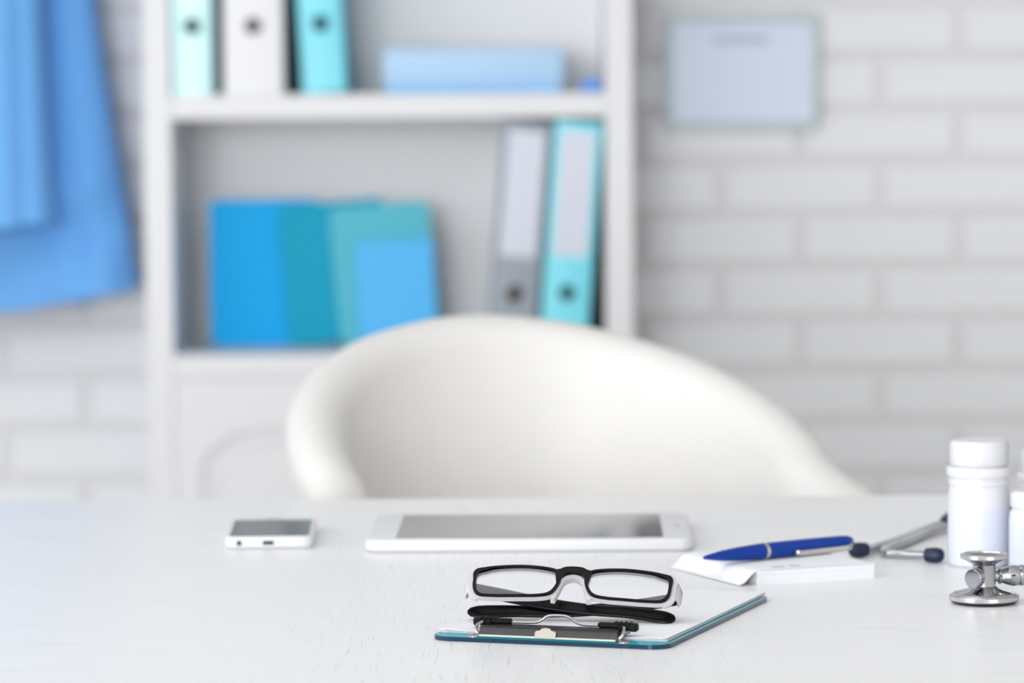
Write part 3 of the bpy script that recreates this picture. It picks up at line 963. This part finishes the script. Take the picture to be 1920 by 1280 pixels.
obj('clip_knob', lathe(bmesh.new(), [(0.0, -0.0024), (0.0017, -0.0016), (0.0022, 0), (0.0017, 0.0016), (0, 0.0024)], 14, T(0.080, -0.0060, -0.0026)), M_nickel, pen, smooth=True)

# ------------------------------------------------------------------ pill bottles
def bottle(label, pos, r, h, cap_r, cap_h, ring=True):
    t = thing('pill_bottle', label, 'bottle', pos, (0, 0, 0), 'white pill bottles at the right end of the desk')
    nz = h - cap_h
    if ring:
        prof = [(0, 0), (r - 0.002, 0), (r, 0.002), (r, nz * 0.64), (r * 0.985, nz * 0.72), (r * 0.95, nz * 0.785), (r * 0.955, nz * 0.80), (r * 0.99, nz * 0.805), (r * 1.0, nz * 0.825), (r * 0.99, nz * 0.845), (r * 0.955, nz * 0.855), (r * 0.955, nz * 0.875), (r * 1.04, nz * 0.885), (r * 1.06, nz * 0.91), (r * 1.06, nz * 0.95), (r * 1.03, nz * 0.975), (r * 0.88, nz * 0.985), (r * 0.86, nz), (0, nz)]
    else:
        prof = [(0, 0), (r - 0.002, 0), (r, 0.002), (r, nz * 0.86), (r * 0.97, nz * 0.93), (r * 0.90, nz * 0.97), (r * 0.86, nz), (0, nz)]
    obj('body', lathe(bmesh.new(), prof, 48), M_plastic, t, smooth=True)
    cp = bmesh.new()
    seg = 96
    rings = []
    for rr, z, rib in ((cap_r - 0.0006, nz, 0), (cap_r, nz + 0.001, 1), (cap_r, nz + cap_h - 0.003, 1), (cap_r - 0.001, nz + cap_h - 0.0012, 0), (cap_r - 0.003, nz + cap_h, 0), (cap_r - 0.006, nz + cap_h - 0.0006, 0)):
        rings.append([cp.verts.new(((rr - (0.0004 if rib and i % 2 else 0)) * math.cos(2 * PI * i / seg), (rr - (0.0004 if rib and i % 2 else 0)) * math.sin(2 * PI * i / seg), z)) for i in range(seg)])
    for a, c in zip(rings, rings[1:]):
        for i in range(seg):
            cp.faces.new((a[i], a[(i + 1) % seg], c[(i + 1) % seg], c[i]))
    cp.faces.new(rings[0][::-1])
    cp.faces.new(rings[-1])
    obj('cap', cp, M_plastic, t, smooth=True, angle=30)
    lbm = bmesh.new()
    za, zb_ = nz * 0.06, nz * (0.58 if ring else 0.80)
    sg = 48
    rg = [[lbm.verts.new((rr * math.cos(R(-290) + R(290) * i / sg + R(20)), rr * math.sin(R(-290) + R(290) * i / sg + R(20)), z)) for i in range(sg + 1)] for rr, z in ((r - 0.0002, za), (r + 0.00018, za), (r + 0.00018, zb_), (r - 0.0002, zb_))]
    for a, c in zip(rg, rg[1:]):
        for i in range(sg):
            lbm.faces.new((a[i], a[i + 1], c[i + 1], c[i]))
    obj('label', lbm, M_label, t, smooth=True, label='blank pale label around the bottle')
    return t
bottle('tall white pill bottle with ribbed cap behind the stethoscope chestpiece', (0.3205, 2.7735, ZD), 0.0212, 0.0868, 0.0202, 0.0165)
bottle('short white pill bottle just right of the tall one', (0.3563, 2.7470, ZD), 0.0182, 0.0545, 0.0176, 0.0115, ring=False)
bottle('white pill bottle at the right edge of the photo, behind the short one', (0.3765, 2.842, ZD), 0.0200, 0.0735, 0.0185, 0.015)

# ------------------------------------------------------------------ stethoscope
st = thing('stethoscope', 'chrome stethoscope with navy ear tips curling behind the pill bottles', 'stethoscope', (0.3015, 2.5800, ZD))
S0 = Vector((0.3015, 2.5800, ZD))
def knurl(prof, count):
    bm = bmesh.new()
    seg = count * 2
    rg = [[bm.verts.new(((r - (0.00016 if k and i % 2 else 0)) * math.cos(2 * PI * i / seg), (r - (0.00016 if k and i % 2 else 0)) * math.sin(2 * PI * i / seg), z)) for i in range(seg)] for r, z, k in prof]
    for a, c in zip(rg, rg[1:]):
        for i in range(seg):
            bm.faces.new((a[i], a[(i + 1) % seg], c[(i + 1) % seg], c[i]))
    return bm
dia = obj('diaphragm', lathe(bmesh.new(), [(0, 0.0006), (0.0175, 0.0004), (0.0205, 0.0010), (0.0215, 0.0018)], 72), M_port, st, smooth=True)
obj('diaphragm_rim', knurl([(0.0175, 0.0010, 0), (0.0205, 0.0012, 0), (0.0219, 0.0024, 0), (0.0223, 0.0028, 1), (0.0223, 0.0050, 1), (0.0217, 0.0056, 0), (0.0195, 0.0068, 0)], 150), M_knurl, dia, smooth=True, angle=25)
obj('chestpiece_dome', lathe(bmesh.new(), [(0.0197, 0.0066), (0.0170, 0.0076), (0.0125, 0.0088), (0.0092, 0.0100), (0.0080, 0.0108), (0.0075, 0.0112)], 64), M_chrome, st, smooth=True)
obj('barrel', lathe(bmesh.new(), [(0.0074, 0.0108), (0.0074, 0.0246), (0.0079, 0.0252)], 40), M_chrome2, st, smooth=True)
bell = obj('bell', lathe(bmesh.new(), [(0.0072, 0.0245), (0.0095, 0.0262), (0.0125, 0.0278), (0.0138, 0.0290), (0.0140, 0.0305), (0.0130, 0.0312), (0.0105, 0.0306), (0.006, 0.0275), (0, 0.0262)], 56), M_chrome, st, smooth=True)
obj('bell_rim', knurl([(0.0136, 0.0284, 0), (0.0148, 0.0290, 0), (0.0152, 0.0293, 1), (0.0152, 0.0314, 1), (0.0148, 0.0319, 0), (0.0140, 0.0322, 0), (0.0128, 0.0320, 0), (0.0126, 0.0311, 0)], 105), M_knurl, bell, smooth=True, angle=25)
kd = RZ(R(-128)) @ RY(PI / 2)
obj('selector_knob', lathe(bmesh.new(), [(0.0032, 0.005), (0.0032, 0.0085), (0.0056, 0.0088), (0.0062, 0.0094), (0.0062, 0.0138), (0.0056, 0.0145), (0.0, 0.0145)], 32, T(0, 0, 0.0172) @ kd), M_chrome, st, smooth=True)
sd = RZ(R(10)) @ RY(PI / 2)
obj('stem', lathe(bmesh.new(), [(0.0036, 0.0055), (0.0036, 0.0086), (0.0050, 0.0092), (0.0052, 0.0105), (0.0044, 0.0112), (0.0058, 0.0150), (0.0068, 0.0185), (0.0068, 0.0215), (0.0060, 0.0225), (0.0068, 0.0235), (0.0066, 0.030), (0.0050, 0.034)], 32, T(0, 0, 0.0172) @ sd), M_chrome, st, smooth=True)
def loc(v):
    return Vector(v) - S0
stem_end = sd @ Vector((0, 0, 0.030)) + Vector((0, 0, 0.0172))
yoke = at(1806, 969, 0.756)
tp = [stem_end + S0, S0 + Vector((0.052, 0.012, 0.013)), S0 + Vector((0.10, 0.03, 0.0075)), S0 + Vector((0.17, 0.09, 0.0062)), S0 + Vector((0.215, 0.20, 0.0062)), S0 + Vector((0.205, 0.34, 0.0062)), S0 + Vector((0.15, 0.44, 0.0062)), S0 + Vector((0.09, 0.487, 0.0062)), Vector((yoke.x + 0.012, yoke.y + 0.004, 0.757))]
obj('tubing', tube(bmesh.new(), spline([loc(p) for p in tp], 10), 0.0048, 14), M_navy, st, smooth=True, label='dark navy rubber tubing')
obj('yoke', tube(bmesh.new(), spline([loc(Vector((yoke.x + 0.014, yoke.y + 0.004, 0.7575))), loc(Vector((yoke.x, yoke.y, 0.7575))), loc(at(1770, 980, 0.7555))], 6), [0.0056] * 9 + [0.0062, 0.0060, 0.0052, 0.004], 14), M_navy, st, smooth=True)
def eartube(pxs, tip, rr):
    P = [loc(at(x, y, z)) for x, y, z in pxs]
    e = obj('ear_tube', tube(bmesh.new(), spline(P, 8), rr, 12), M_chrome, st, smooth=True)
    q0, q1 = loc(at(*tip[0])), loc(at(*tip[1]))
    d_ = (q1 - q0)
    M_ = T(*q0) @ d_.to_track_quat('Z', 'Y').to_matrix().to_4x4()
    L = d_.length
    obj('ear_tip', lathe(bmesh.new(), [(0.0030, 0), (0.0046, 0.0006), (0.0052, L * 0.3), (0.0054, L * 0.6), (0.0046, L * 0.88), (0.0026, L), (0, L)], 24, M_), M_navy, e, smooth=True, label='navy rubber ear tip')
zt = 0.7536
eartube([(1772, 980, 0.755), (1735, 992, zt), (1692, 1009, zt), (1660, 1020, zt), (1636, 1027, zt), (1622, 1030, 0.7545)], ((1626, 1029.5, 0.7556), (1594, 1032, 0.7556)), 0.0030)
eartube([(1772, 986, 0.755), (1735, 1000, zt), (1694, 1017, zt), (1668, 1026, zt), (1656, 1032, zt), (1666, 1037, zt), (1700, 1039, zt), (1735, 1040, 0.7545)], ((1733, 1040, 0.7556), (1770, 1041, 0.7556)), 0.0030)
